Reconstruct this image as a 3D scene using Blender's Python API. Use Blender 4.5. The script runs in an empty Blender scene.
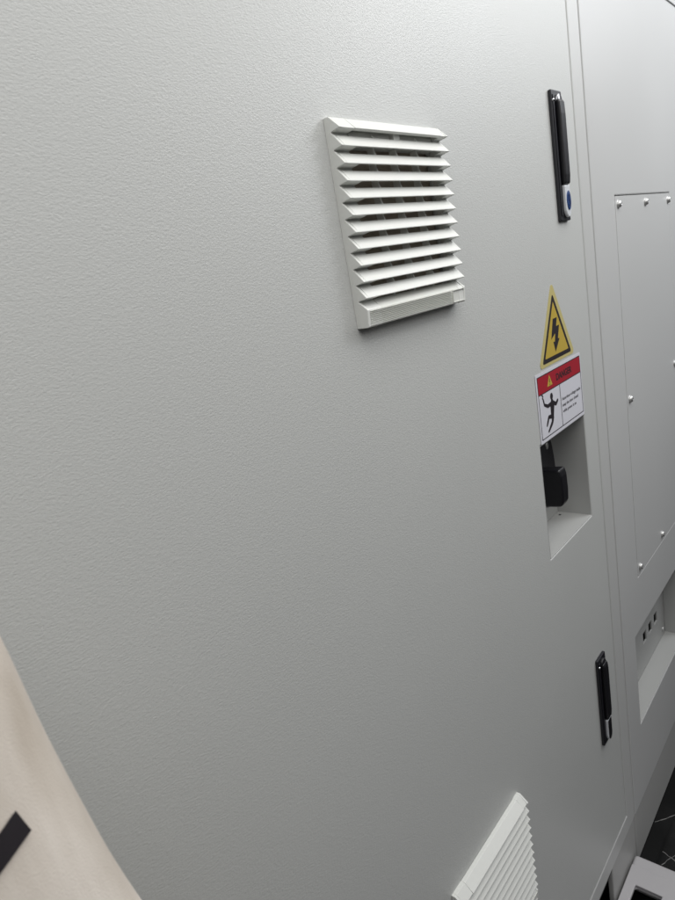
import bpy, bmesh, math, random
from mathutils import Matrix, Vector
random.seed(4)
U = 0.204            # one scene unit = width of a ventilation grille (204 mm)
Z0 = 7.936           # grille top above the floor, in those units
C = bpy.context.scene.collection

def W(x, y, z): return Vector((x*U, y*U, (z+Z0)*U))

# ------------------------------------------------------------ materials
def mat(name, col, rough=.5, metal=0, spec=.5, bump=None, var=0.0, coat=0):
    m = bpy.data.materials.new(name); m.use_nodes = True
    nt = m.node_tree; b = nt.nodes['Principled BSDF']
    b.inputs['Base Color'].default_value = (*col, 1)
    b.inputs['Roughness'].default_value = rough
    b.inputs['Metallic'].default_value = metal
    b.inputs['Specular IOR Level'].default_value = spec
    b.inputs['Coat Weight'].default_value = coat
    g = nt.nodes.new('ShaderNodeNewGeometry')
    if var:
        n = nt.nodes.new('ShaderNodeTexNoise'); n.inputs['Scale'].default_value = 3.5; n.inputs['Detail'].default_value = 5
        nt.links.new(g.outputs['Position'], n.inputs['Vector'])
        r = nt.nodes.new('ShaderNodeMapRange'); r.inputs['To Min'].default_value = 1-var; r.inputs['To Max'].default_value = 1+var
        nt.links.new(n.outputs['Fac'], r.inputs['Value'])
        mx = nt.nodes.new('ShaderNodeVectorMath'); mx.operation = 'SCALE'; mx.inputs[0].default_value = col
        nt.links.new(r.outputs['Result'], mx.inputs['Scale']); nt.links.new(mx.outputs['Vector'], b.inputs['Base Color'])
        r2 = nt.nodes.new('ShaderNodeMapRange'); r2.inputs['To Min'].default_value = rough*.88; r2.inputs['To Max'].default_value = rough*1.12
        nt.links.new(n.outputs['Fac'], r2.inputs['Value']); nt.links.new(r2.outputs['Result'], b.inputs['Roughness'])
    if bump:
        sc, st, dist = bump
        n = nt.nodes.new('ShaderNodeTexNoise'); n.inputs['Scale'].default_value = sc; n.inputs['Detail'].default_value = 2.5
        n.inputs['Distortion'].default_value = .8
        nt.links.new(g.outputs['Position'], n.inputs['Vector'])
        bp = nt.nodes.new('ShaderNodeBump'); bp.inputs['Strength'].default_value = st; bp.inputs['Distance'].default_value = dist
        nt.links.new(n.outputs['Fac'], bp.inputs['Height']); nt.links.new(bp.outputs['Normal'], b.inputs['Normal'])
    return m

def powder(name, col, rough=.42):
    """textured powder coat: fine leather-like wrinkles"""
    m = mat(name, col, rough, var=.02)
    nt = m.node_tree; b = nt.nodes['Principled BSDF']
    g = nt.nodes.new('ShaderNodeNewGeometry')
    mp = nt.nodes.new('ShaderNodeMapping'); mp.inputs['Scale'].default_value = (.7, 1, 1.3)
    nt.links.new(g.outputs['Position'], mp.inputs['Vector'])
    v = nt.nodes.new('ShaderNodeTexVoronoi'); v.feature = 'SMOOTH_F1'; v.inputs['Scale'].default_value = 540
    v.inputs['Smoothness'].default_value = .6
    n0 = nt.nodes.new('ShaderNodeTexNoise'); n0.inputs['Scale'].default_value = 460; n0.inputs['Detail'].default_value = 3
    n0.inputs['Distortion'].default_value = 1.1
    nt.links.new(mp.outputs['Vector'], v.inputs['Vector']); nt.links.new(mp.outputs['Vector'], n0.inputs['Vector'])
    a = nt.nodes.new('ShaderNodeMath'); a.operation = 'MULTIPLY_ADD'; a.inputs[1].default_value = .5
    nt.links.new(v.outputs['Distance'], a.inputs[0]); nt.links.new(n0.outputs['Fac'], a.inputs[2])
    bp = nt.nodes.new('ShaderNodeBump'); bp.inputs['Strength'].default_value = .42; bp.inputs['Distance'].default_value = .0006
    nt.links.new(a.outputs[0], bp.inputs['Height']); nt.links.new(bp.outputs['Normal'], b.inputs['Normal'])
    return m

M_door = powder('grey_textured_powder_coat', (.510, .519, .505))
M_cab2 = mat('smooth_grey_powder_coat', (.52, .524, .518), .38, bump=(420, .12, .0004), var=.02)
M_frame = mat('grey_frame_paint', (.505, .51, .50), .42, bump=(420, .15, .0004), var=.02)
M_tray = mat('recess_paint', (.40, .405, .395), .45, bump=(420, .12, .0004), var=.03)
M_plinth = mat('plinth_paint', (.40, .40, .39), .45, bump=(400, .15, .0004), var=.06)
M_dark = mat('dark_interior', (.02, .02, .02), .8)
M_plastic = mat('off_white_plastic', (.70, .71, .68), .42, bump=(500, .06, .0003), var=.02)
M_ribpl = mat('ribbed_plastic', (.66, .67, .63), .5)
M_filter = mat('filter_mat', (.42, .36, .30), .95, bump=(700, .8, .001))
M_black = mat('black_plastic', (.008, .008, .010), .36, spec=.4, bump=(900, .1, .0003), var=.1)
M_blackm = mat('black_matt_plastic', (.010, .010, .014), .42, bump=(600, .15, .0003), var=.1)
M_chrome = mat('chrome', (.75, .76, .78), .16, metal=1)
M_silver = mat('satin_silver', (.72, .74, .77), .35, metal=.2)
M_darkch = mat('dark_chrome', (.20, .20, .21), .25, metal=1)
M_blue = mat('blue_enamel', (.012, .045, .16), .3)
M_navy = mat('navy_enamel', (.008, .02, .09), .35)
M_screw = mat('screw_steel', (.58, .58, .57), .38, metal=.7)
M_yellow = mat('yellow_vinyl', (.50, .36, .06), .4, var=.04)
M_yedge = mat('pale_yellow_vinyl', (.52, .45, .19), .42, var=.03)
M_ink = mat('black_ink', (.018, .014, .018), .5)
M_white = mat('white_vinyl', (.66, .66, .71), .38, var=.02)
M_red = mat('red_ink', (.36, .016, .03), .4, var=.05)
M_pallet = mat('white_hard_plastic', (.47, .46, .47), .45, bump=(250, .2, .0006), var=.12)

def cloth():
    m = mat('beige_cotton', (.63, .555, .47), .92, spec=.15)
    nt = m.node_tree; b = nt.nodes['Principled BSDF']; b.inputs['Sheen Weight'].default_value = .35
    g = nt.nodes.new('ShaderNodeNewGeometry')
    n = nt.nodes.new('ShaderNodeTexNoise'); n.inputs['Scale'].default_value = 15; n.inputs['Detail'].default_value = 4
    mp = nt.nodes.new('ShaderNodeMapping'); mp.inputs['Scale'].default_value = (1.2, 1, .4); mp.inputs['Rotation'].default_value = (0, .5, 0)
    nt.links.new(g.outputs['Position'], mp.inputs['Vector']); nt.links.new(mp.outputs['Vector'], n.inputs['Vector'])
    n2 = nt.nodes.new('ShaderNodeTexNoise'); n2.inputs['Scale'].default_value = 1300; n2.inputs['Detail'].default_value = 1
    nt.links.new(g.outputs['Position'], n2.inputs['Vector'])
    cr = nt.nodes.new('ShaderNodeValToRGB')  # darker streaks: fold shading put into the colour, with a brownish stain tone
    cr.color_ramp.elements[0].position = .35; cr.color_ramp.elements[0].color = (.54, .465, .38, 1)
    cr.color_ramp.elements[1].position = .62; cr.color_ramp.elements[1].color = (.86, .79, .71, 1)
    nt.links.new(n.outputs['Fac'], cr.inputs['Fac']); nt.links.new(cr.outputs['Color'], b.inputs['Base Color'])
    bp = nt.nodes.new('ShaderNodeBump'); bp.inputs['Strength'].default_value = .35; bp.inputs['Distance'].default_value = .0006
    nt.links.new(n2.outputs['Fac'], bp.inputs['Height']); 
    bp2 = nt.nodes.new('ShaderNodeBump'); bp2.inputs['Strength'].default_value = .35; bp2.inputs['Distance'].default_value = .006
    nt.links.new(n.outputs['Fac'], bp2.inputs['Height']); nt.links.new(bp.outputs['Normal'], bp2.inputs['Normal'])
    nt.links.new(bp2.outputs['Normal'], b.inputs['Normal'])
    return m
M_cloth = cloth()

def marble():
    m = mat('black_marble', (.012, .012, .013), .12)
    nt = m.node_tree; b = nt.nodes['Principled BSDF']
    g = nt.nodes.new('ShaderNodeNewGeometry')
    w = nt.nodes.new('ShaderNodeTexNoise'); w.inputs['Scale'].default_value = 4; w.inputs['Detail'].default_value = 9
    nt.links.new(g.outputs['Position'], w.inputs['Vector'])
    cr = nt.nodes.new('ShaderNodeValToRGB')
    cr.color_ramp.elements[0].position = .55; cr.color_ramp.elements[0].color = (.005, .005, .005, 1)
    cr.color_ramp.elements[1].position = .85; cr.color_ramp.elements[1].color = (.03, .03, .03, 1)
    nt.links.new(w.outputs['Fac'], cr.inputs['Fac']); nt.links.new(cr.outputs['Color'], b.inputs['Base Color'])
    b.inputs['Specular IOR Level'].default_value = .3
    return m
M_marble = marble()
M_vein = mat('white_marble_vein', (.22, .215, .21), .25)

# ------------------------------------------------------------ mesh helpers (unit coordinates in, metres out)
def obj(name, bm, m, parent=None, bevel=0, seg=2, smooth=False, origin=None, label=None, ang=35):
    """origin: unit-space point the mesh is given relative to (defaults to the parent's origin)"""
    me = bpy.data.meshes.new(name)
    o0 = origin if origin is not None else (Vector(parent['o']) if parent is not None and 'o' in parent else Vector((0, 0, 0)))
    for v in bm.verts: v.co = W(*v.co) - Vector(o0)
    bmesh.ops.recalc_face_normals(bm, faces=bm.faces)
    bm.to_mesh(me); bm.free()
    mats = m if isinstance(m, (list, tuple)) else [m]
    for k in mats: me.materials.append(k)
    o = bpy.data.objects.new(name, me); C.objects.link(o)
    if parent is not None: o.parent = parent
    else: o.location = o0
    OR[o.name] = Vector(o0)
    if smooth:
        for p in me.polygons: p.use_smooth = True
    if bevel:
        b = o.modifiers.new('bevel', 'BEVEL'); b.width = bevel*U; b.segments = seg
        b.limit_method = 'ANGLE'; b.angle_limit = math.radians(ang); b.harden_normals = False
        for p in me.polygons: p.use_smooth = False
    if label: o['label'] = label
    return o
OR = {}
def sub(name, bm, m, parent, **k):
    return obj(name, bm, m, parent, origin=OR[parent.name], **k)

def empty(name, x, y, z, label, cat, group=None):
    o = bpy.data.objects.new(name, None); C.objects.link(o); o.empty_display_size = .05
    o.location = W(x, y, z); OR[o.name] = W(x, y, z)
    o['label'] = label; o['category'] = cat
    if group: o['group'] = group
    return o

def NB(): return bmesh.new()
def box(bm, x0, x1, y0, y1, z0, z1, mi=0):
    vs = [bm.verts.new(p) for p in ((x0,y0,z0),(x1,y0,z0),(x1,y1,z0),(x0,y1,z0),(x0,y0,z1),(x1,y0,z1),(x1,y1,z1),(x0,y1,z1))]
    for f in ((0,3,2,1),(4,5,6,7),(0,1,5,4),(1,2,6,5),(2,3,7,6),(3,0,4,7)):
        bm.faces.new([vs[i] for i in f]).material_index = mi
    return bm
def prism(bm, pts, axis, a, b, mi=0):
    """pts 2-D polygon extruded along axis: 'x' -> pts are (y,z); 'y' -> pts are (x,z)"""
    f = (lambda p, t: (t, p[0], p[1])) if axis == 'x' else ((lambda p, t: (p[0], t, p[1])) if axis == 'y' else (lambda p, t: (p[0], p[1], t)))
    A = [bm.verts.new(f(p, a)) for p in pts]; B = [bm.verts.new(f(p, b)) for p in pts]
    n = len(pts)
    bm.faces.new(A).material_index = mi; bm.faces.new(B[::-1]).material_index = mi
    for i in range(n):
        bm.faces.new((A[i], B[i], B[(i+1) % n], A[(i+1) % n])).material_index = mi
    return bm
def plate(x0, x1, z0, z1, y0, y1, holes=()):
    """slab with rectangular holes, closed, shared vertices"""
    bm = NB()
    xs = sorted({x0, x1} | {h[0] for h in holes} | {h[1] for h in holes})
    zs = sorted({z0, z1} | {h[2] for h in holes} | {h[3] for h in holes})
    def solid(i, j):
        if i < 0 or j < 0 or i >= len(xs)-1 or j >= len(zs)-1: return False
        cx, cz = (xs[i]+xs[i+1])/2, (zs[j]+zs[j+1])/2
        return not any(h[0] < cx < h[1] and h[2] < cz < h[3] for h in holes)
    V = {}
    def v(i, j, k):
        if (i, j, k) not in V: V[(i, j, k)] = bm.verts.new((xs[i], (y0, y1)[k], zs[j]))
        return V[(i, j, k)]
    for i in range(len(xs)-1):
        for j in range(len(zs)-1):
            if not solid(i, j): continue
            bm.faces.new((v(i,j,0), v(i+1,j,0), v(i+1,j+1,0), v(i,j+1,0)))
            bm.faces.new((v(i,j,1), v(i,j+1,1), v(i+1,j+1,1), v(i+1,j,1)))
            if not solid(i-1, j): bm.faces.new((v(i,j,0), v(i,j+1,0), v(i,j+1,1), v(i,j,1)))
            if not solid(i+1, j): bm.faces.new((v(i+1,j,0), v(i+1,j,1), v(i+1,j+1,1), v(i+1,j+1,0)))
            if not solid(i, j-1): bm.faces.new((v(i,j,0), v(i,j,1), v(i+1,j,1), v(i+1,j,0)))
            if not solid(i, j+1): bm.faces.new((v(i,j+1,0), v(i+1,j+1,0), v(i+1,j+1,1), v(i,j+1,1)))
    return bm
def lathe(bm, cx, cz, prof, n=24, sx=1, sz=1, mi=0):
    """surface turned about the y axis at (cx,cz): prof = [(r,y),...]"""
    rings = []
    for r, y in prof:
        if r < 1e-6: rings.append([bm.verts.new((cx, y, cz))])
        else: rings.append([bm.verts.new((cx+sx*r*math.cos(2*math.pi*k/n), y, cz+sz*r*math.sin(2*math.pi*k/n))) for k in range(n)])
    for A, B in zip(rings, rings[1:]):
        for k in range(n):
            k2 = (k+1) % n
            if len(A) == 1 and len(B) == 1: continue
            if len(A) == 1: f = bm.faces.new((A[0], B[k], B[k2]))
            elif len(B) == 1: f = bm.faces.new((A[k], B[0], A[k2]))
            else: f = bm.faces.new((A[k], B[k], B[k2], A[k2]))
            f.material_index = mi
    return bm
def rrect(x0, x1, z0, z1, r, n=5):
    pts = []
    for cx, cz, a in ((x1-r, z1-r, 0), (x0+r, z1-r, 90), (x0+r, z0+r, 180), (x1-r, z0+r, 270)):
        for k in range(n+1):
            t = math.radians(a+90*k/n); pts.append((cx+r*math.cos(t), cz+r*math.sin(t)))
    return pts
def roundpoly(P, r, n=5):
    """polygon with rounded corners"""
    out = []; N = len(P)
    for i in range(N):
        p, a, b = Vector(P[i]), Vector(P[i-1]), Vector(P[(i+1) % N])
        u, w = (a-p).normalized(), (b-p).normalized()
        half = u.angle(w)/2; d = r/math.tan(half)
        c = p+(u+w).normalized()*(r/math.sin(half))
        s, e = p+u*d-c, p+w*d-c
        for k in range(n+1):
            q = s.lerp(e, k/n).normalized()*r; out.append(tuple(c+q))
    return out
def ring(bm, outer, inner, y0, y1):
    """flat band between two outlines with the same count of points"""
    n = len(outer)
    L = [[bm.verts.new((p[0], y, p[1])) for p in q] for q in (outer, inner) for y in (y0, y1)]
    oa, ob, ia, ib = L
    for k in range(n):
        j = (k+1) % n
        bm.faces.new((oa[k], oa[j], ia[j], ia[k])); bm.faces.new((ob[k], ib[k], ib[j], ob[j]))
        bm.faces.new((oa[k], ob[k], ob[j], oa[j])); bm.faces.new((ia[k], ia[j], ib[j], ib[k]))
    return bm

# ------------------------------------------------------------ cabinet with the textured door
cab = empty('electrical_cabinet', .5, 0, -Z0, 'light grey steel cabinet with leather-textured door, two off-white vent grilles and two black handles', 'electrical cabinet')
R1 = (2.02, 2.998, -3.243, -2.262)          # switch recess
bm = plate(-2.9, 3.583, -7.238, 1.88, .002, .10, [(-2.61, 3.326, -7.012, 1.660)])
box(bm, -2.9, -2.84, .101, 3.2, -7.238, 1.88); box(bm, 3.52, 3.583, .101, 3.2, -7.238, 1.88)
box(bm, -2.839, 3.519, .101, 3.2, 1.82, 1.88); box(bm, -2.839, 3.519, .101, 3.2, -7.238, -7.18)
box(bm, -2.839, 3.519, 3.14, 3.2, -7.179, 1.819)
obj('body', bm, M_frame, cab, bevel=.018, seg=3, origin=OR[cab.name])
VH = [(.13, .92, -.89, -.13), (.13, .92, -5.625, -4.865)]
bm = plate(-2.58, 3.299, -6.993, 1.634, 0, .028, [R1]+VH)
door = obj('door', bm, M_door, cab, bevel=.011, seg=3, origin=OR[cab.name])
bm = NB(); t = .02                          # folded sheet tray behind the recess opening
x0, x1, z0, z1 = R1; yb = .32
box(bm, x0-t, x1+t, yb, yb+t, z0-t, z1+t)
e = .0006; w_ = .010
box(bm, x0+e, x0+w_, .003, yb-.001, z0+e, z1-e); box(bm, x1-w_, x1-e, .003, yb-.001, z0+e, z1-e)
box(bm, x0+w_, x1-w_, .003, yb-.001, z0+e, z0+w_); box(bm, x0+w_, x1-w_, .003, yb-.001, z1-w_, z1-e)
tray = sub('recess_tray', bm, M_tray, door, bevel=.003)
# plinth: corner blocks and dark sheets for the shaded opening
bm = NB()
box(bm, 2.80, 3.583, .012, .07, -Z0, -7.245); box(bm, -2.9, -2.2, .012, .5, -Z0, -7.245)
box(bm, -2.9, 3.583, 2.6, 3.2, -Z0, -7.245)
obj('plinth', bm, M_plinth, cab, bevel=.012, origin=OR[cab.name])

bm = NB(); box(bm, -2.199, 2.799, .60, .65, -Z0+.001, -7.245); box(bm, -2.199, 2.799, .02, .599, -7.30, -7.245)
obj('plinth_opening_shade', bm, M_dark, cab, origin=OR[cab.name])  # near-black sheets stand in for shade inside the open plinth

# ---- ventilation grille, origin at its upper left wall corner
PITCH = .0795; ZR = -.057
def grille(name, label):
    o0 = W(0, 0, 0)
    prof = [(0, 0), (-.030, .0), (-.090, ZR)]
    for k in range(11):
        z = ZR-PITCH*k
        zn = z-PITCH if k < 10 else -.912
        prof += [(-.088, z-.004), (-.036, z-.013), (-.034, z-.017), (-.086 if k < 10 else -.081, zn+.003)]
        if k < 10: prof += [(-.090, zn)]
    prof += [(-.083, -.913), (-.076, -.995), (-.070, -1.0), (0, -1.0)]
    bm = NB()
    prism(bm, prof, 'x', 0, .020); prism(bm, prof, 'x', .982, 1.0)
    inn = [(y+(.0045 if y < -.03 and 0 < i < len(prof)-3 else 0), z) for i, (y, z) in enumerate(prof)]
    prism(bm, inn, 'x', .0202, .125); prism(bm, inn, 'x', .925, .9818)
    # top cap and the blank first slot with its centre clip
    prism(bm, [(-.002, 0), (-.030, 0), (-.090, ZR), (-.088, ZR-.004), (-.070, ZR-.008), (-.02, -.020), (-.002, -.018)], 'x', .1253, .9247)
    box(bm, .1253, .9247, -.022, -.002, -.128, -.0205)
    box(bm, .14, .49, -.030, -.0222, -.100, -.062); box(bm, .56, .91, -.030, -.0222, -.100, -.062)
    prism(bm, [(-.0222, -.03), (-.056, -.048), (-.050, -.095), (-.0222, -.12)], 'x', .497, .553)
    fr = obj(name, bm, M_plastic, cab, origin=o0, bevel=.0025, seg=2, ang=20)
    fr.location = o0-OR[cab.name]
    fr['label'] = label
    # blades
    bm = NB()
    for k in range(1, 11):
        z = ZR-PITCH*k
        prism(bm, [(-.0885, z), (-.087, z-.0045), (-.080, z-.0045), (-.043, z+.0445), (-.044, z+.0515), (-.0475, z+.052)], 'x', .0204, .9816)
    sub('louvre_blades', bm, M_plastic, fr, bevel=.0015, seg=1)
    bm = NB()
    for x in (.318, .516, .722):
        box(bm, x-.0055, x+.0055, -.0395, .0, -.870, -.129)
        for k in range(1, 11):
            z = ZR-PITCH*k
            prism(bm, [(-.0402, z+.072), (-.050, z+.045), (-.0402, z+.012)], 'x', x-.005, x+.005)
    sub('stiffening_ribs', bm, M_plastic, fr)
    bm = NB(); box(bm, .10, .95, .030, .050, -.90, -.10)
    sub('filter_mat', bm, M_filter, fr)
    bm = NB()                                # bottom panel with fine ribs and a plain square
    prism(bm, [(-.002, -.868), (-.034, -.868), (-.0785, -.914), (-.074, -.997), (-.002, -.998)], 'x', .1253, .9247)
    for k in range(10):
        zc = -.9195-.0079*k; y = -.0835+.0095*k/10
        prism(bm, [(y+.004, zc+.0022), (y-.0045, zc), (y+.004, zc-.0022)], 'x', .02, .835)
    box(bm, .845, .848, -.086, -.07, -.990, -.918); box(bm, .848, .985, -.086, -.07, -.9205, -.918); box(bm, .848, .985, -.0805, -.07, -.990, -.9875)
    sub('ribbed_panel', bm, M_ribpl, fr)
    return fr
g1 = grille('vent_grille', 'upper off-white louvred vent grille, square, on the grey door')
def dup(src, dz, label=None):
    c = src.copy(); C.objects.link(c); c.location = src.location+Vector((0, 0, dz*U)); c.parent = src.parent
    if label: c['label'] = label
    for ch in list(src.children):
        d = ch.copy(); C.objects.link(d); d.parent = c
    return c
g2 = dup(g1, -4.735, 'lower off-white louvred vent grille, near the bottom of the grey door')

# ---- swing handle, origin at its upper left corner on the door
def handle(name, label, low=False):
    zz = -5.05 if low else 0
    o0 = W(2.77, 0, .377)
    x0, x1, z1, z0 = 2.77, 2.975, .377, -.597
    bm = NB()
    prism(bm, rrect(x0, x1, z0, z1, .012, 3), 'y', -.028, -.0005)
    h = obj(name, bm, M_blackm, cab, origin=o0, bevel=.007, seg=3)
    h.location = o0-OR[cab.name]+Vector((0, 0, zz*U)); h['label'] = label
    xc = x0+.112
    bm = NB()                                # grip: long rounded bar
    prism(bm, [(-.0285, .300), (-.052, .312), (-.066, .285), (-.070, .20), (-.070, -.25), (-.064, -.318), (-.0285, -.324)], 'x', xc-.052, xc+.052)
    sub('grip_lever', bm, M_black, h, bevel=.022, seg=4)
    bm = NB()
    box(bm, x0+.012, x0+.034, -.036, -.0285, -.56, .34)
    sub('side_rail', bm, M_blackm, h, bevel=.003)
    bm = NB()
    lathe(bm, xc, .300, [(.052, -.0285), (.052, -.042), (.044, -.050), (.0, -.051)], 24)
    sub('pivot_cap', bm, M_darkch if not low else M_black, h, smooth=True)
    bm = NB()
    lathe(bm, x0+.018, .300, [(.010, -.0285), (.010, -.040), (.0, -.042)], 14)
    sub('pin', bm, M_chrome, h, smooth=True)
    def pill(r, top, k=1.3): return [(xc-r, top)]+[(xc+r*math.cos(t), -.505+r*math.sin(t)*k) for t in [math.pi+math.pi*k_/12 for k_ in range(13)]]+[(xc+r, top)]
    bm = NB(); prism(bm, pill(.052, -.328), 'y', -.056, -.0285)
    sub('lock_cover', bm, M_silver, h, bevel=.007, seg=3)
    if low:
        bm = NB(); prism(bm, pill(.046, -.335), 'y', -.0575, -.0562)
        sub('lock_inlay', bm, M_black, h)
    else:
        bm = NB()
        lathe(bm, xc, -.445, [(.040, -.0562), (.040, -.061), (.034, -.063), (0, -.063)], 28, 1, 1.85)
        sub('lock_badge', bm, M_blue, h)
        bm = NB()                            # S-like mark on the badge
        for (a, b, c, d) in ((-.018, .016, -.413, -.403), (-.018, -.008, -.441, -.414), (-.018, .018, -.451, -.4415), (.008, .018, -.479, -.452), (-.018, .016, -.489, -.4795)):
            box(bm, xc+a, xc+b, -.0655, -.0632, c, d)
        sub('badge_mark', bm, M_navy, h)
    return h
h1 = handle('door_handle', 'upper black swing handle with silver lock and blue badge')
h2 = handle('door_handle', 'lower black swing handle near the door foot', True)

# ---- switch handle in the recess
bm = NB()
P = [(2.36, -2.78), (2.95, -2.79), (2.94, -2.66), (2.91, -2.52), (2.86, -2.38), (2.79, -2.29), (2.70, -2.275), (2.36, -2.275)]
prism(bm, P, 'y', .285, .318)
sw = obj('switch_handle', bm, M_blackm, cab, bevel=.008, origin=OR[cab.name], label='black switch handle inside the door recess')
bm = NB()
prism(bm, [(.284, -2.635), (.16, -2.615), (.035, -2.605), (.020, -2.665), (.017, -2.80), (.022, -2.90), (.045, -2.945), (.284, -2.965)], 'x', 2.42, 2.555)
sub('grip', bm, M_black, sw, bevel=.02, seg=3)
bm = NB(); lathe(bm, 2.60, -2.85, [(.17, .3185), (.17, .22), (.15, .20), (0, .20)], 32)
sub('hub', bm, M_blackm, sw)
bm = NB(); lathe(bm, 2.79, -2.505, [(.026, .2845), (.026, .278), (.018, .276), (0, .276)], 16, 1, 1.3)
sub('padlock_eye', bm, M_screw, sw, smooth=True)
bm = NB(); lathe(bm, 2.985, -3.15, [(0.0, .0), (.01, .0)], 8); bm.free()
bm = NB(); box(bm, 2.90, 2.925, .262, .283, -3.2335, -3.2322)
sub('drain_hole', bm, M_dark, tray)

# ------------------------------------------------------------ neighbouring cabinet
cab2 = empty('electrical_cabinet', 5.8, 0, -Z0, 'plain smooth grey cabinet to the right, with a screwed cover plate and open recess', 'electrical cabinet')
X0, X1 = 3.603, 8.0
R2 = (4.0, 6.04, -6.272, -5.13)
K = (4.226, 6.25, -4.49, -.418)
bm = plate(X0, X1, -7.238, 1.88, .001, .08, [R2, K])
bm2 = bm
box(bm, X0, X0+.06, .081, 3.2, -7.238, 1.88); box(bm, X1-.06, X1, .081, 3.2, -7.238, 1.88)
box(bm, X0+.061, X1-.061, .081, 3.2, 1.82, 1.88); box(bm, X0+.061, X1-.061, .081, 3.2, -7.238, -7.18); box(bm, X0+.061, X1-.061, 3.14, 3.2, -7.179, 1.819)
body2 = obj('body', bm, M_cab2, cab2, bevel=.010, seg=2, origin=OR[cab2.name])
bm = NB(); box(bm, X0+.03, X1-.03, -.014, .003, 1.640, 1.876)
obj('top_trim', bm, M_cab2, cab2, bevel=.006, origin=OR[cab2.name])
g = .0085
bm = NB(); prism(bm, roundpoly([(K[0]+g, K[2]+.0004), (K[1]-g, K[2]+.0004), (K[1]-g, K[3]-g), (K[0]+g, K[3]-g)], .03), 'y', .0015, .03)
cov = obj('cover_plate', bm, M_cab2, cab2, bevel=.002, origin=OR[cab2.name], label='tall flat cover plate fixed with domed screws')
bm = NB(); box(bm, K[0]-.02, K[1]+.02, .082, .09, K[2]-.02, K[3]+.02)
sub('gap_shade', bm, M_dark, cov)  # dark sheet standing in for shade in the gap round the cover
for x in (4.317, 5.237, 6.157):
    for z in (-.503, -2.458, -4.397):
        if x == 5.237 and z == -2.458: continue
        bm = NB()
        lathe(bm, x, z, [(.040, .0035), (.041, -.002), (.036, -.004)], 20)
        lathe(bm, x, z, [(.036, -.004), (.035, -.014), (.028, -.025), (.015, -.031), (.011, -.0315), (.0105, -.022), (0, -.022)], 20)
        sub('screw', bm, M_screw, cov, smooth=True)
bm = NB(); t = .02; x0, x1, z0, z1 = R2; yb = .24
xo = x1
hx = [(5.055, 5.195), (5.305, 5.445), (5.555, 5.695)]
back = plate(x0-t, xo+t, z0-t, z1+t, yb, yb+t, [(a, b, -5.905, -5.755) for a, b in hx])
box(back, x0+e, x0+w_, .006, yb-.001, z0+e, z1-e); box(back, xo-w_, xo-e, .006, yb-.001, z0+e, z1-e)
box(back, x0+w_, xo-w_, .006, yb-.001, z0+e, z0+w_); box(back, x0+w_, xo-w_, .006, yb-.001, z1-w_, z1-e)
bm.free()
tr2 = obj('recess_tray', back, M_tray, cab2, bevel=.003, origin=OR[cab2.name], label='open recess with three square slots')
bm = NB(); box(bm, x0, xo, yb+t+.03, yb+t+.04, -6.1, -5.5)
sub('slot_backing', bm, M_dark, tr2)
bm = NB(); lathe(bm, 5.93, -6.17, [(.028, .2395), (.028, .228), (.018, .222), (0, .222)], 14)
sub('screw', bm, M_screw, tr2, smooth=True)
bm = NB(); box(bm, X0, X1, .012, .5, -Z0, -7.245); box(bm, X0, X1, 2.6, 3.2, -Z0, -7.245)
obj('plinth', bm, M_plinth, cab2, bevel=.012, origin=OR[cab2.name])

# ------------------------------------------------------------ stickers on the door
tri = empty('warning_sign', 2.52, 0, -1.68, 'yellow triangular high-voltage sticker with black lightning bolt', 'warning sign')
def trip(cx, zb, side, r):
    h = side*math.sqrt(3)/2
    return roundpoly([(cx-side/2, zb), (cx+side/2, zb), (cx, zb+h)], r)
bm = NB(); prism(bm, trip(2.515, -1.682, .745, .030), 'y', -.0022, -.0004)
obj('backing', bm, M_yedge, tri, origin=OR[tri.name])
bm = NB(); ring(bm, trip(2.512, -1.656, .602, .014), trip(2.512, -1.622, .492, .004), -.0034, -.0023)
obj('border', bm, M_ink, tri, origin=OR[tri.name])
bm = NB(); prism(bm, trip(2.512, -1.6215, .490, .004), 'y', -.0030, -.0023)
obj('yellow_field', bm, M_yellow, tri, origin=OR[tri.name])
bm = NB(); cx, cz, s = 2.515, -1.44, .155
B = [(2.480, -1.333), (2.562, -1.331), (2.535, -1.400), (2.597, -1.396), (2.552, -1.500), (2.584, -1.505), (2.484, -1.598), (2.455, -1.515), (2.486, -1.516), (2.505, -1.451), (2.418, -1.488)]
prism(bm, B, 'y', -.0040, -.0032)
obj('lightning_bolt', bm, M_ink, tri, origin=OR[tri.name])

lab = empty('danger_label', 2.52, 0, -2.262, 'white label with red DANGER header and black figure struck by electricity', 'safety label')
LX0, LX1, LZ0, LZ1 = 2.043, 2.995, -2.260, -1.703
bm = NB(); prism(bm, rrect(LX0, LX1, LZ0, LZ1, .008, 3), 'y', -.0044, -.0026)
obj('backing', bm, M_white, lab, origin=OR[lab.name])
ix0, ix1, iz0, iz1 = 2.068, 2.978, -2.232, -1.727
zh = -1.868
bm = NB(); e = .007
y0, y1 = -.0056, -.0045
box(bm, ix0, ix1, y0, y1, iz0, iz0+e); box(bm, ix0, ix0+e, y0, y1, iz0+e, iz1-e); box(bm, ix1-e, ix1, y0, y1, iz0+e, iz1-e)
box(bm, ix0, ix1, y0, y1, iz1-e, iz1); box(bm, ix0+e, ix1-e, y0, y1, zh-e, zh); box(bm, 2.493, 2.500, y0, y1, iz0+e, zh-e)
obj('frame_line', bm, M_ink, lab, origin=OR[lab.name])
bm = NB(); box(bm, ix0+e, ix1-e, y0+.0002, y1, zh, iz1-e)
hd = obj('red_header', bm, M_red, lab, origin=OR[lab.name])
bm = NB(); prism(bm, [(2.250, -1.838), (2.355, -1.838), (2.303, -1.752)], 'y', -.0064, -.0055)
ti = obj('yellow_triangle', bm, M_yellow, lab, origin=OR[lab.name])
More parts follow.
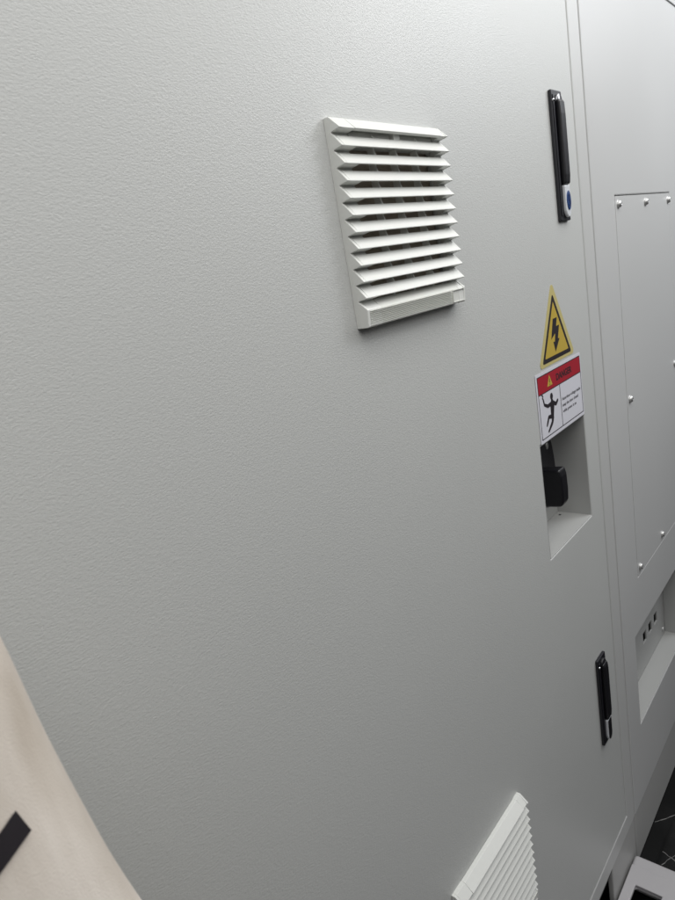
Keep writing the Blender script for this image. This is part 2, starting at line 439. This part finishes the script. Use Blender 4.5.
bm = NB(); box(bm, 2.298, 2.308, -.0070, -.0065, -1.815, -1.780); box(bm, 2.298, 2.308, -.0070, -.0065, -1.831, -1.822)
sub('exclamation_mark', bm, M_ink, ti)
# figure struck by a spark: limbs as tapered strokes
def stroke(bm, P, w):
    for (a, b), (wa, wb) in zip(zip(P, P[1:]), zip(w, w[1:])):
        a, b = Vector(a), Vector(b); d = (b-a).normalized(); n = Vector((-d.y, d.x))
        pts = [a+n*wa, a-n*wa]
        pts += [a-n*wa-d*wa*.0, b-n*wb, b+d*wb*.7-n*wb*.4, b+d*wb*.7+n*wb*.4, b+n*wb]
        q = []
        for p in pts:
            if not q or (p-Vector(q[-1])).length > 1e-5: q.append(tuple(p))
        stroke.k += 1
        prism(bm, q, 'y', -.0056-.00012*(stroke.k % 7), -.0045)
stroke.k = 0
bm = NB()
lathe(bm, 2.315, -1.930, [(.026, -.0045), (.026, -.0062), (0, -.0062)], 16, 1, 1.1)
stroke(bm, [(2.315, -1.95), (2.318, -1.995), (2.300, -2.10)], [.012, .040, .026])
stroke(bm, [(2.335, -1.985), (2.39, -2.012), (2.433, -1.988)], [.017, .015, .012])
stroke(bm, [(2.305, -1.985), (2.23, -1.990), (2.166, -1.965), (2.150, -1.915)], [.017, .015, .011, .009])
stroke(bm, [(2.312, -2.095), (2.29, -2.14), (2.205, -2.195)], [.021, .017, .011])
stroke(bm, [(2.290, -2.09), (2.228, -2.080), (2.182, -2.140)], [.018, .014, .011])
obj('electrocuted_figure', bm, M_ink, lab, origin=OR[lab.name])
bm = NB(); stroke(bm, [(2.125, -1.875), (2.152, -1.89), (2.136, -1.905), (2.158, -1.920)], [.005, .005, .005, .004])
obj('spark', bm, M_ink, lab, origin=OR[lab.name])

def text(name, s, x, z, y, h, width, m, parent, org, bold=0):
    cu = bpy.data.curves.new('t', 'FONT'); cu.body = s; cu.size = 1; cu.extrude = .004; cu.offset = bold
    ob = bpy.data.objects.new('t', cu); C.objects.link(ob)
    bpy.context.view_layer.update()
    me = bpy.data.meshes.new_from_object(ob.evaluated_get(bpy.context.evaluated_depsgraph_get()))
    bpy.data.objects.remove(ob)
    xs = [v.co.x for v in me.vertices]; ys = [v.co.y for v in me.vertices]
    kx = width/(max(xs)-min(xs)); ky = h/.73
    for v in me.vertices:
        v.co = W(x+(v.co.x-min(xs))*kx, y-v.co.z*.05, z+v.co.y*ky)-org
    me.name = name; me.materials.append(m)
    o = bpy.data.objects.new(name, me); C.objects.link(o); o.parent = parent; OR[o.name] = org
    return o
text('lettering', 'DANGER', 2.44, -1.828, -.0060, .056, .335, M_ink, lab, OR[lab.name], .03)
for i, (s, w) in enumerate((('Hazardous voltage inside', .415), ('keep the door closed', .355), ('while power is on', .30))):
    text('lettering', s, 2.525, -2.02-.052*i, -.0050, .027, w, M_ink, lab, OR[lab.name], .012)

# ------------------------------------------------------------ floor, pallet, jacket
bm = NB(); box(bm, -40, 60, -45, 30, -Z0-.3, -Z0-.002, 0)
def vein(P, w):
    a = []
    for i, (x, y) in enumerate(P):
        k = w*(.35+.65*random.random()); a.append((x-k, y+random.uniform(-.004, .004), x+k))
    for (p, q) in zip(zip(P, a), zip(P[1:], a[1:])):
        (P0, A0), (P1, A1) = p, q
        d = Vector((P1[0]-P0[0], P1[1]-P0[1])).normalized(); n = Vector((-d.y, d.x))
        k0 = (A0[2]-A0[0])/2; k1 = (A1[2]-A1[0])/2
        vs = [bm.verts.new((P0[0]+n.x*k0, P0[1]+n.y*k0, -Z0)), bm.verts.new((P0[0]-n.x*k0, P0[1]-n.y*k0, -Z0)),
              bm.verts.new((P1[0]-n.x*k1, P1[1]-n.y*k1, -Z0)), bm.verts.new((P1[0]+n.x*k1, P1[1]+n.y*k1, -Z0))]
        bm.faces.new(vs).material_index = 1
def wander(a, b, n, amp):
    P = []; o = 0
    for k in range(n+1):
        t = k/n; o = o*.7+random.uniform(-amp, amp)
        P.append((a[0]+(b[0]-a[0])*t+o, a[1]+(b[1]-a[1])*t+o*.6))
    return P
vein(wander((4.28, .0), (4.50, -.18), 8, .003), .006)
vein(wander((4.50, -.18), (5.6, -1.6), 20, .012), .008)
vein(wander((3.70, -.22), (3.98, -.34), 9, .006), .005)
vein(wander((3.98, -.34), (4.4, -1.4), 14, .03), .010)
vein(wander((3.90, -.18), (3.80, -.40), 6, .010), .005)
vein(wander((5.2, -.3), (7.4, -.9), 20, .04), .010)
fl = obj('floor', bm, [M_marble, M_vein], None, origin=Vector((0, 0, 0)))
fl['kind'] = 'structure'

pal = empty('plastic_pallet', 2.4, -1.2, -Z0, 'low off-white plastic pallet with rounded dark openings on the black floor', 'pallet')
bm = NB()
px0, px1, py0, py1, zt, zb = .3, 3.50, -2.6, .0, -7.70, -7.78
holes = [(2.18, 3.10, -.40, -.11), (1.0, 1.95, -.40, -.11), (2.18, 3.10, -1.30, -.72), (1.0, 1.95, -1.30, -.72), (2.18, 3.10, -2.3, -1.6), (1.0, 1.95, -2.3, -1.6)]
# deck slab (grid of cells in the x-y plane), built upright and laid down
def deck(x0, x1, y0, y1, za, zb, holes):
    b = plate(x0, x1, y0, y1, 0, 1, holes)
    for v in b.verts:
        x, k, y = v.co; v.co = (x, y, za if k < .5 else zb)
    return b
bm = deck(px0, px1, py0, py1, zt, zb, holes)
bm3 = deck(px0+.16, px1-.165, py0+.16, py1-.012, zt+.022, zt+.0005, [(a+.01, b-.01, c+.01, d-.01) for a, b, c, d in holes])
dk = obj('deck', bm, M_pallet, pal, bevel=.038, seg=4, origin=OR[pal.name])
obj('raised_deck_panel', bm3, M_pallet, pal, bevel=.0105, seg=3, origin=OR[pal.name])
for x in (.42, 2.0, 3.32):
    bm = NB(); box(bm, x-.10, x+.10, py0+.05, py1-.03, -Z0+.001, zb-.001)
    obj('runner', bm, M_pallet, pal, bevel=.02, origin=OR[pal.name])

# jacket: loft of horizontal rings with soft vertical folds; its right outline leans outwards towards the hem
jk = empty('beige_jacket', -3.0, -.85, -4.6, 'beige cotton jacket with a black printed bar, lower left, before the grey door', 'jacket')
CAM = Vector((-2.6033, -2.0915, -.7492))
EDGE = [(-1.04,-2.262),(-1.16,-2.257),(-1.28,-2.242),(-1.4,-2.2366),(-1.64,-2.2255),(-1.76,-2.2208),(-1.88,-2.2062),(-2.0,-2.1844),(-2.12,-2.1557),(-2.24,-2.1233),(-2.36,-2.0884),(-2.48,-2.0645),(-2.6,-2.043),(-2.8,-2.01),(-3.2,-1.97),(-4.4,-1.92)]
def edge(z):
    if z >= EDGE[0][0]: return EDGE[0][1]
    for (a, xa), (b, xb) in zip(EDGE, EDGE[1:]):
        if a >= z >= b: return xa+(xb-xa)*(a-z)/(a-b)
    return EDGE[-1][1]
bm = NB(); rings = []; N = 96
YC = -.80
def ringpt(z, t):
    taper = 1 if z < -1.1 else max(.12, 1-((z+1.1)/.75)**2)
    ax = 1.05*(.35+.65*taper); ay = .50*(.45+.55*taper)
    if z > -1.1: cxr = edge(z)-.02-(z+1.1)*.9
    else: cxr = edge(z)
    fold = 1+.030*math.sin(5*t+z*1.5)+.018*math.sin(11*t-z*2.1+1)+.012*math.sin(3*t+z*5)
    x = cxr-ax+ax*math.cos(t)*fold/1.0; y = YC+ay*math.sin(t)*fold
    return (x, y, z)
zs = [-.40, -.5, -.65]+[-.8-.12*k for k in range(31)]
for z in zs:
    rings.append([bm.verts.new(ringpt(z, 2*math.pi*k/N)) for k in range(N)])
for A, B in zip(rings, rings[1:]):
    for k in range(N): bm.faces.new((A[k], A[(k+1) % N], B[(k+1) % N], B[k]))
bm.faces.new(rings[0]); bm.faces.new(rings[-1])
jb = obj('jacket_body', bm, M_cloth, jk, smooth=True, origin=OR[jk.name])
ss = jb.modifiers.new('s', 'SUBSURF'); ss.levels = 1; ss.render_levels = 2
# printed bar on the cloth: built by following the cloth surface (t runs round, z down)
bm = NB(); G = []
nu, nv = 10, 10
for i in range(nu+1):
    row = []
    for j in range(nv+1):
        a, b = i/nu, j/nv
        tt = -.537*(1-a)*(1-b)-.521*(1-a)*b-.732*a*b-.742*a*(1-b); z = -1.459*(1-a)*(1-b)-1.513*(1-a)*b-1.489*a*b-1.441*a*(1-b)
        p = Vector(ringpt(z, tt)); q = Vector(ringpt(z, tt))
        nrm = Vector((math.cos(tt)/1.05, math.sin(tt)/.5, 0)).normalized()
        row.append(bm.verts.new(p+nrm*.006))
    G.append(row)
for i in range(nu):
    for j in range(nv): bm.faces.new((G[i][j], G[i+1][j], G[i+1][j+1], G[i][j+1]))
obj('black_bar', bm, M_ink, jk, smooth=True, origin=OR[jk.name])

# ------------------------------------------------------------ camera
cam = bpy.data.cameras.new('camera'); co = bpy.data.objects.new('camera', cam); C.objects.link(co)
Rm = [[0.6307047457343239, 0.30246383190546267, -0.7146517712125717], [-0.7564445997199835, 0.03406733579785348, -0.6531699504616776], [-0.17321400423371078, 0.9525518605413043, 0.25028356261773105]]
mw = Matrix(Rm).to_4x4(); mw.translation = W(*CAM); co.matrix_world = mw
cam.sensor_fit = 'VERTICAL'; cam.sensor_height = 36; cam.lens = 36*640.51/900
cam.clip_start = .01; cam.clip_end = 200
cam.dof.use_dof = True; cam.dof.focus_distance = .85; cam.dof.aperture_fstop = 20
bpy.context.scene.camera = co

# ------------------------------------------------------------ light
def area(name, loc, target, sx, sy, power, col=(1, 1, 1), spread=180):
    l = bpy.data.lights.new(name, 'AREA'); l.shape = 'RECTANGLE'; l.size = sx; l.size_y = sy; l.energy = power; l.color = col; l.spread = math.radians(spread)
    o = bpy.data.objects.new(name, l); C.objects.link(o); o.location = loc
    o.rotation_euler = (Vector(target)-Vector(loc)).to_track_quat('-Z', 'Y').to_euler()
    return o
area('ceiling_and_fill_light', (.25, -.62, 2.38), (.25, -.46, 0), 3.0, .8, 21.5, (1, .99, .97), 180)
area('ceiling_and_fill_light', (-.10, -1.35, 2.20), (.35, 0, 1.66), 1.8, .7, 3.0, (1, .99, .97), 110)  # added front fill, brightens the jacket and upper wall
area('ceiling_and_fill_light', (2.1, -1.1, 2.5), (1.45, 0, 1.9), 1.2, .8, 9.5, (.93, .96, 1), 105)  # added lamp on the right, lifts the upper right of the cabinets
w = bpy.data.worlds.new('World'); bpy.context.scene.world = w; w.use_nodes = True
nt = w.node_tree; bg = nt.nodes['Background']
tc = nt.nodes.new('ShaderNodeTexCoord'); sp = nt.nodes.new('ShaderNodeSeparateXYZ')
nt.links.new(tc.outputs['Generated'], sp.inputs[0])
cr = nt.nodes.new('ShaderNodeValToRGB')
E = cr.color_ramp.elements
E[0].position = .49; E[0].color = (.02, .02, .02, 1); E[1].position = 1; E[1].color = (.75, .75, .77, 1)
e = cr.color_ramp.elements.new(.535); e.color = (.50, .50, .52, 1)
e = cr.color_ramp.elements.new(.70); e.color = (.60, .60, .62, 1)
mr = nt.nodes.new('ShaderNodeMapRange'); mr.inputs['From Min'].default_value = -1
nt.links.new(sp.outputs['Z'], mr.inputs['Value']); nt.links.new(mr.outputs['Result'], cr.inputs['Fac'])
nt.links.new(cr.outputs['Color'], bg.inputs['Color']); bg.inputs['Strength'].default_value = .36

sc = bpy.context.scene
sc.view_settings.view_transform = 'Standard'; sc.view_settings.look = 'None'; sc.view_settings.exposure = 0
sc.render.engine = 'CYCLES'
